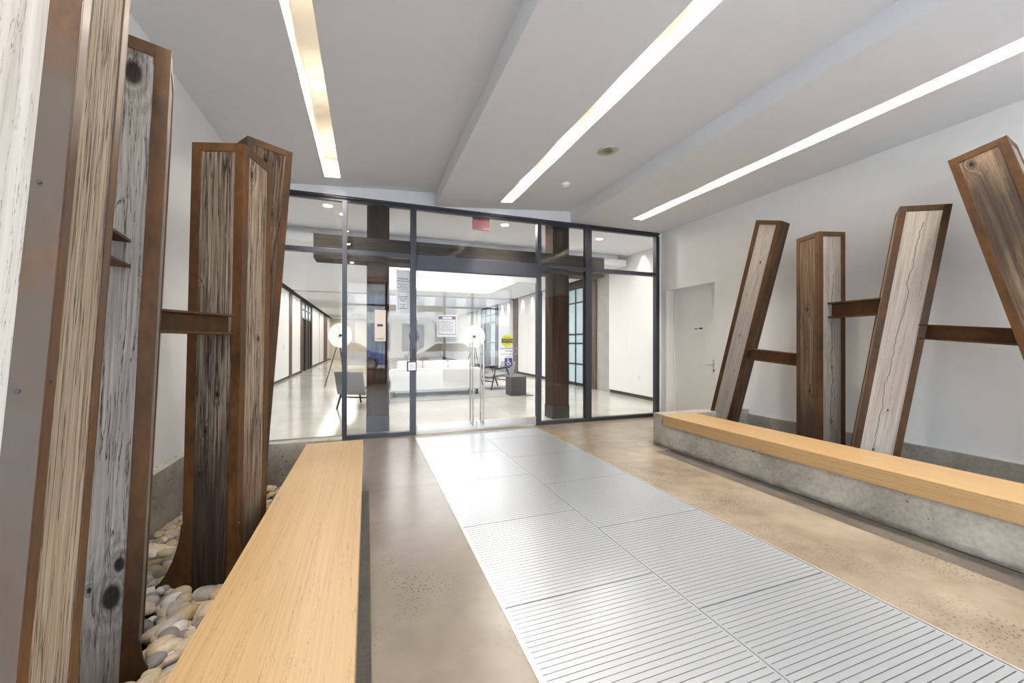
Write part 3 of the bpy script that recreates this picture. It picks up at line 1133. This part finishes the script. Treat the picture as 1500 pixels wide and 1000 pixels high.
pb = thing('push_plate', 'square white door opener button box on the left door jamb', 'door button', (.588, FY0, .968))
bm = B(); box(bm, -.065, .065, -.05, 0, -.07, .07)
link('housing', bm, FRAME, pb, bevel=.004)
bm = B(); box(bm, -.052, .052, -.056, -.05, -.056, .056)
bt = link('plate', bm, plain('button_plate', (.80, .80, .84), .3), pb, bevel=.002)
bm = B(); wheelchair(bm, .045, -.0566)
link('wheelchair_symbol', bm, plain('pale_blue_print', srgb(160, 168, 200), .5), bt)
bm = B(); box(bm, .600, .640, -.012, 0, 1.06, 1.20)
o = link('key_switch', bm, BLACK)
o.location = (0, FY0, 0)
tag(o, 'narrow black key switch on the jamb above the button box', 'switch')

# ------------------------------------------------------------------ lobby beyond the glass
LX0, LX1, LY0, LY1, LZ = -2.70, 5.95, YS + .07, 33.8, 3.40
bm = B(); box(bm, LX0 - .2, LX1 + .4, 5.75, LY1 + .2, -.1, 0)
struct('floor_lobby', bm, LOBF)
bm = B(); box(bm, LX0 - .2, LX1 + .4, LY0, LY1 + .2, LZ, LZ + .1)
struct('ceiling_lobby', bm, CEIL)
bm = B(); box(bm, LX0 - .2, LX0, LY0, LY1, 0, LZ)
struct('wall_lobby_left', bm, BASEB)
bm = B(); box(bm, LX1 + .06, LX1 + .3, LY0, LY1, 0, LZ)
struct('wall_lobby_right', bm, BASEB)
bm = B(); box(bm, LX0, LX1 + .2, LY1, LY1 + .2, 0, LZ)
struct('wall_lobby_back', bm, plain('cream_wall', srgb(226, 218, 200), .6))
bm = B(); box(bm, LX0 - .2, XL, YS, YS + .06, 0, LZ); box(bm, XR_ + .3, LX1 + .4, YS, YS + .06, 0, LZ)
box(bm, 4.87, XR_, YS + .02, YS + .08, 0, 3.25)
struct('wall_lobby_front', bm, WHITE)
# white wall panels over a dark reveal; bronze posts between them
tn = [0]


def trim(bm, m, **kw):
    tn[0] += 1
    return struct('trim_%d' % tn[0], bm, m, **kw)


for (y0, y1) in ((6.0, 16.25), (16.95, 18.85), (22.85, 25.8), (26.1, 28.5), (31.0, 33.7)):
    bm = B(); box(bm, LX0, LX0 + .05, y0, y1, .09, 3.12)
    trim(bm, WHITE)
for (y0, y1) in ((16.35, 16.85), (18.9, 19.3), (22.5, 22.75), (28.6, 30.9)):
    bm = B(); box(bm, LX0, LX0 + .06, y0, y1, 0, 3.12)
    trim(bm, BRONZE)
bm = B(); box(bm, LX0, LX0 + .03, 19.35, 22.4, 2.35, 3.1)
gw = struct('window_3', bm, FROST)
bm = B()
for k in range(4):
    yy = 19.35 + k * 1.01
    box(bm, LX0, LX0 + .06, yy - .04, yy + .04, 0, 3.1)
for zz in (2.35, 2.75, 3.08):
    box(bm, LX0, LX0 + .06, 19.35, 22.4, zz - .03, zz + .03)
link('window_frame', bm, BLACK, gw)
bm = B(); box(bm, LX0, LX0 + .03, 20.3, 21.7, 0, 2.33)
struct('door_2', bm, BLACK)
# right side
for (y0, y1) in ((YS + .08, 8.87), (11.2, 13.1), (13.55, 15.5), (16.15, 18.15), (21.3, 33.7)):
    bm = B(); box(bm, LX1, LX1 + .06, y0, y1, .09, 3.15 if y0 > 9 else LZ)
    trim(bm, WHITE)
bm = B(); box(bm, LX1 + .02, LX1 + .06, 8.87, 9.48, 0, 3.2)
trim(bm, GREYC)
for (y0, y1) in ((9.48, 9.70), (15.55, 16.1), (18.2, 18.6), (13.15, 13.5)):
    bm = B(); box(bm, LX1 - .02, LX1 + .06, y0, y1, 0, 3.15)
    trim(bm, BRONZE)


def glazed(y0, y1, z1, ny, zs, nm, dark=False):
    bm = B(); box(bm, LX1 + .01, LX1 + .05, y0, y1, .1, z1)
    w = struct(nm, bm, FROST)
    bm = B()
    for k in range(ny + 1):
        yy = y0 + (y1 - y0) * k / ny
        box(bm, LX1 - .01, LX1 + .03, yy - .025, yy + .025, 0, z1)
    for zz in zs:
        box(bm, LX1 - .01, LX1 + .03, y0, y1, zz - .02, zz + .02)
    link('window_frame', bm, BLACK, w)
    return w


glazed(9.72, 11.1, 2.95, 3, (.08, .66, 1.28, 1.55, 2.5, 2.93), 'window_4')
glazed(18.65, 21.2, 3.1, 3, (.1, 1.3, 2.3, 2.7, 3.08), 'window_5')
bm = B(); box(bm, LX1 - .02, LX1 + .02, 19.6, 20.6, 0, 2.3)
struct('door_3', bm, BLACK)
bm = B(); box(bm, LX1 - .008, LX1, 7.62, 7.70, .42, .54)
tag(link('wall_outlet', bm, plain('outlet_white', (.74, .74, .74), .4)), 'small white socket plate low on the white lobby wall', 'outlet')
bm = B(); box(bm, LX0 + .05, LX0 + .06, 15.2, 15.3, 1.05, 1.22)
tag(link('wall_switch', bm, plain('switch_grey', (.6, .6, .6), .4)), 'small switch plate on the nearest white corridor panel', 'switch')
bm = B()
box(bm, -1.95, -.9, LY1 - .03, LY1, 0, 2.3)
dd = struct('door_4', bm, plain('cream_door', srgb(220, 212, 194), .5))
# dropped ceiling panels with dark shadow gaps
for k, (y0, y1, zb) in enumerate(((8.0, 15.7, 3.14), (16.0, 33.6, 3.12))):
    bm = B()
    if k == 0:
        hx0, hx1, hy0, hy1 = .3, 4.3, 9.6, 14.3
        for x0, x1, ya, yb in ((LX0 + .25, hx0, y0, y1), (hx1, LX1 - .1, y0, y1), (hx0, hx1, y0, hy0), (hx0, hx1, hy1, y1)):
            box(bm, x0, x1, ya, yb, zb, zb + .14)
    else:
        box(bm, LX0 + .25, LX1 - .1, y0, y1, zb, zb + .14)
    struct('ceiling_panel_%d' % (k + 1), bm, CEIL)
    bm = B(); box(bm, LX0 + .35, LX1 - .25, y0 + .12, y1 - .12, zb + .141, LZ)
    struct('ceiling_bulkhead_%d' % (k + 1), bm, CEIL)
bm = B(); box(bm, .32, 4.28, 9.62, 14.28, 3.22, 3.278)
tag(link('light_box', bm, GLOW), 'large glowing white light recess in the lobby ceiling', 'light')
for (x, yy) in ((-.568, 6.66), (2.3, 6.66), (4.4, 6.9)):
    t = thing('ceiling_lamp', 'round recessed white lamp in the lobby ceiling ' + ('left of the timber column' if x < 0 else 'beyond the double doors' if x < 3 else 'near the white lobby wall'), 'light', (x, yy, LZ), 0, 'recessed lamps in the lobby ceiling')
    bm = B(); cyl(bm, (0, 0, -.012), (0, 0, 0), .075, n=28)
    link('trim_ring', bm, TRIMW, t)
    bm = B(); cyl(bm, (0, 0, -.016), (0, 0, -.0125), .062, n=28)
    link('lens', bm, LENS, t)
    area_light('lobby_lamp_beam', (x, yy, LZ - .03), (0, 0, 0), .12, .12, 20, (1, .94, .86), 'DISK')
area_light('light_box_glow', (2.3, 11.95, 3.2), (0, 0, 0), 3.8, 4.5, LOBBY_W * 6, (.96, .98, 1))
area_light('corridor_lamps', (-1.4, 24, 3.1), (0, 0, 0), 1.5, 18, LOBBY_W * 11, (1, .95, .87))
area_light('corridor_lamps', (3.6, 22, 3.1), (0, 0, 0), 2.5, 10, LOBBY_W * 5, (1, .97, .93))


def scallop(x, y, sgn):
    l = bpy.data.lights.new('wall_washer', 'SPOT')
    l.energy = SCALLOP_W
    l.color = WARM
    l.spot_size = 80 * D2R
    l.spot_blend = .8
    l.shadow_soft_size = .04
    o = bpy.data.objects.new('wall_washer', l)
    o.location = (x, y, 3.36 if y < 8 else 3.10)
    o.rotation_euler = (0, sgn * 14 * D2R, 0)
    COL.objects.link(o)


for y in (6.6, 7.5):
    scallop(LX1 - .12, y, -1)
for y in (14.0, 15.0, 16.7, 17.6):
    scallop(LX1 - .1, y, -1)
for y in (13.6, 14.8, 15.8, 17.4, 18.4, 23.5, 25, 27):
    scallop(LX0 + .2, y, 1)

# heavy timber columns and the beam behind the glass
W_col = wood('old_column_timber', S(78, 56, 40), S(52, 37, 28), S(30, 22, 18), 41, [(.05, -.16, 3.05, .02)], 30, .015, bstr=.4)
W_bm = wood('old_beam_timber', S(92, 86, 78), S(72, 66, 59), S(48, 43, 39), 42, (), 30, .01, bstr=.3, along='x')
for (cx, lab) in ((.152, 'dark timber column behind the glass left of the doors'), (3.12, 'dark timber column behind the glass right of the doors')):
    t = thing('timber_column', lab, 'column', (cx, 6.24, 0), 0, 'timber columns behind the glass')
    bm = B(); box(bm, -.155, .155, -.155, .155, .22, 2.455)
    link('shaft', bm, W_col, t, bevel=.006)
    bm = B(); box(bm, -.155, .155, -.155, .155, 2.80, LZ)
    link('head_shaft', bm, W_col, t, bevel=.006)
    bm = B(); box(bm, -.16, .16, -.16, .16, 0, .22)
    link('plinth', bm, plain('black_plinth', (.02, .02, .022), .5), t)
    bm = B(); box(bm, -.10, .10, -.168, -.155, 2.05, 2.455)
    link('bracket', bm, rust('bracket_steel', .7, .6, 20), t)
bm = B(); box(bm, -.69, 3.94, 6.02, 6.38, 2.458, 2.797)
o = link('timber_beam', bm, W_bm, None, bevel=.006)
tag(o, 'long dark horizontal timber beam across both columns behind the glass', 'beam')

# exit sign just inside the glass
es = thing('exit_sign', 'pinkish red exit sign hanging behind the glass above the doors', 'sign', (1.655, 5.92, 3.035))
bm = B(); box(bm, -.135, .135, -.02, .02, 0, .21)
link('body', bm, RED, es, bevel=.004)
bm = B(); box(bm, -.134, .134, -.022, -.02, .145, .205)
link('dark_band', bm, plain('dark_red', srgb(176, 92, 98), .4), es)
bm = B(); cyl(bm, (0, 0, .2), (0, 0, .364), .008)
link('stem', bm, TRIMW, es)

# sofa
so = thing('sofa', 'long white upholstered sofa with its back to the glass doors', 'sofa', (1.60, 9.62, .012))
bm = B(); box(bm, -1.08, 1.08, .02, .92, .12, .40)
link('base', bm, FABW, so, bevel=.02)
bm = B(); box(bm, -1.08, 1.08, 0, .20, .13, .66)
link('back', bm, FABW, so, bevel=.03)
for sg in (-1, 1):
    bm = B(); box(bm, *sorted((sg * 1.08, sg * .92)), .1, .92, .13, .58)
    link('arm', bm, FABW, so, bevel=.03)
for k in range(2):
    bm = B(); box(bm, -.91 + k * .92, -.01 + k * .92, .20, .90, .40, .52)
    link('seat_cushion', bm, FABW, so, bevel=.03)
for k in range(3):
    bm = B(); box(bm, -.93 + k * .62, -.33 + k * .62, .17, .34, .50, .84)
    link('back_cushion', bm, FABW, so, bevel=.05)
for (x, yy) in ((-1.0, .06), (1.0, .06), (-1.0, .86), (1.0, .86)):
    bm = B(); box(bm, x - .03, x + .03, yy - .03, yy + .03, 0, .125)
    link('leg', bm, BLACK, so)
bm = B(); box(bm, -.60, .62, -.03, .45, 0, .012)
bm.free()
bm = B(); box(bm, .3, 3.85, 8.95, 12.4, 0, .012)
tag(link('rug', bm, RUG), 'large pale grey rug under the lobby seating', 'rug')
bm = B(); box(bm, 3.27, 3.66, 8.98, 9.40, .012, .47)
tag(link('side_table', bm, CUBE, bevel=.004), 'dark charcoal cube side table on the rug edge', 'side table')


def disc_lamp(label, x, y, r, face, zc, white=True):
    t = thing('disc_lamp', label, 'lamp', (x, y, .012 if x > 2 else 0), face, 'disc floor lamps in the lobby')
    bm = B()
    cyl(bm, (0, -.02, zc), (0, .0, zc), r, r * .98, n=48)
    link('shade', bm, plain('disc_white', (.86, .85, .80), .6) if white else BLACK, t)
    bm = B(); cyl(bm, (0, .002, zc), (0, .05, zc), r * .99, r * .5, n=40)
    link('back_shell', bm, BLACK if white else plain('disc_inner', (.7, .69, .64), .6), t)
    bm = B(); cyl(bm, (0, -.05, zc), (0, -.02, zc), .04, n=20)
    link('hub', bm, BLACK, t)
    bm = B()
    for k in range(8):
        a = k * PI / 4 + .3
        cyl(bm, (0, -.024, zc), (math.cos(a) * r * .98, -.022, zc + math.sin(a) * r * .98), .003, n=6)
    link('ribs', bm, plain('rib_grey', (.45, .44, .42), .5), t)
    for k in range(3):
        a = k * 2 * PI / 3 + .5
        bm = B(); cyl(bm, (0, .06, zc - .1), (math.cos(a) * .38, .06 + math.sin(a) * .38, 0), .012, n=10)
        link('leg', bm, BLACK, t)


disc_lamp('white disc floor lamp standing behind the sofa end by the door handles', 2.95, 11.3, .33, 0, 1.46)
disc_lamp('white disc floor lamp beside the leftmost glass pane mullion', -.74, 12.6, .355, .5, 1.50)
disc_lamp('small black disc lamp far behind the white sofa', 1.95, 18.0, .30, .6, 1.58, False)


def lounge_chair(label, x, y, rz):
    t = thing('lounge_chair', label, 'chair', (x, y, .012 if x > 2 else 0), rz, 'lounge chairs in the lobby')
    M = Matrix.Rotation(-14 * D2R, 4, 'X')
    bm = B(); box(bm, -.30, .30, -.32, .32, .34, .40, Matrix.Rotation(6 * D2R, 4, 'X'))
    link('seat', bm, FABG, t, bevel=.015)
    bm = B(); box(bm, -.30, .30, .24, .29, .40, .86, Matrix.Translation((0, 0, 0)) @ M @ Matrix.Translation((0, .14, 0)))
    link('backrest', bm, FABG, t, bevel=.015)
    for sx in (-1, 1):
        for a, b_ in (((sx * .33, -.36, 0), (sx * .32, -.20, .56)), ((sx * .33, .48, 0), (sx * .32, .20, .60))):
            bm = B(); cyl(bm, a, b_, .018, .022, n=10)
            link('leg', bm, BLACK, t)
        bm = B(); cyl(bm, (sx * .32, -.26, .56), (sx * .32, .34, .60), .02, n=10)
        link('armrest', bm, BLACK, t)
    for yy, z in ((-.30, .22), (.38, .22)):
        bm = B(); cyl(bm, (-.33, yy, z), (.33, yy, z), .014, n=8)
        link('stretcher', bm, BLACK, t)


lounge_chair('grey lounge chair with black legs beside the dark cube table', 3.35, 10.7, -1.15)
lounge_chair('grey lounge chair with black legs behind the left timber column', -.02, 8.7, 2.6)

# ------------------------------------------------------------------ street side behind the viewer (mirrored in the glass)
bm = B()
for a, b_ in ((XL, XL + .06), (.55, .63), (1.50, 1.56), (2.44, 2.52), (3.42, 3.5), (4.86, XR_)):
    box(bm, a, b_, YE - .08, YE, 0, 3.25)
for a, b_ in ((XL + .06, .55), (2.52, 3.42), (3.5, 4.86)):
    box(bm, a, b_, YE - .08, YE, .40, .46)
    box(bm, a, b_, YE - .08, YE, 2.47, 2.53)
box(bm, .63, 2.44, YE - .08, YE, 2.33, 2.53)
box(bm, XL, XR_, YE - .08, YE, 3.18, 3.25)
struct('window_1', bm, FRAME)
bm = B(); box(bm, XL - .15, XR_ + .3, YE - .08, YE, 3.25, 4.0)
struct('wall_street_head', bm, WHITE)
bm = B()
box(bm, XL, .55, YE - .08, YE, -.1, .40); box(bm, 2.52, XR_, YE - .08, YE, -.1, .40)
struct('wall_street_sill', bm, CONC)
bm = B(); box(bm, -40, 40, -7.0, YE - .08, -.2, -.02)
struct('pavement', bm, plain('pavement_grey', (.42, .41, .40), .8))
bm = B(); box(bm, -9, 12, -6.2, YE - .08, 3.3, 3.6)
struct('added_sky_blocker', bm, WHITE)  # unseen slab added to block high sky and even out the floor light
bm = B(); box(bm, -40, 40, -22, -7.0, -.2, -.12)
struct('road', bm, plain('asphalt', (.16, .16, .165), .85))
bm = B(); box(bm, -40, 40, -26, -22, -.2, 0)
struct('pavement_far', bm, plain('pavement_far_grey', (.42, .41, .40), .8))
bm = B(); box(bm, -40, 40, -40, -26, 0, 9)
fb = struct('wall_far_building', bm, plain('pale_render', (.62, .60, .57), .8))
bm = B()
for k in range(26):
    for z0, z1 in ((.5, 3.0), (4.0, 5.8), (6.6, 8.4)):
        box(bm, -39 + k * 3, -37 + k * 3, -26.02, -25.97, z0, z1)
link('window_glass', bm, plain('far_window', (.22, .26, .30), .2), fb)


def car(label, x, y, col):
    t = thing('car', label, 'car', (x, y, -.12))
    prof = [(-2.2, .35), (-2.25, .75), (-1.5, .92), (-.8, 1.42), (.7, 1.45), (1.5, .98), (2.15, .85), (2.25, .4), (2.0, .28), (-2.0, .28)]
    bm = B(); prism(bm, prof, 'y', -.85, .85)
    link('body', bm, plain('car_paint', col, .25), t, bevel=.06)
    bm = B(); prism(bm, [(-1.3, .95), (-.75, 1.36), (.65, 1.38), (1.3, .98)], 'y', -.87, .87)
    link('window', bm, plain('car_glass', (.02, .03, .04), .1), t)
    for wx in (-1.4, 1.4):
        for wy in (-.86, .66):
            bm = B(); cyl(bm, (wx, wy, .33), (wx, wy + .2, .33), .33, n=28)
            w_ = link('wheel', bm, BLACK, t)
            bm = B(); cyl(bm, (wx, wy - .01, .33), (wx, wy + .21, .33), .2, n=20)
            link('rim', bm, STEEL, w_)


car('blue car mirrored in the left glass pane', -1.2, -10.5, (.08, .14, .32))
car('silver car mirrored beside the left door jamb', 4.2, -10.5, (.55, .56, .58))
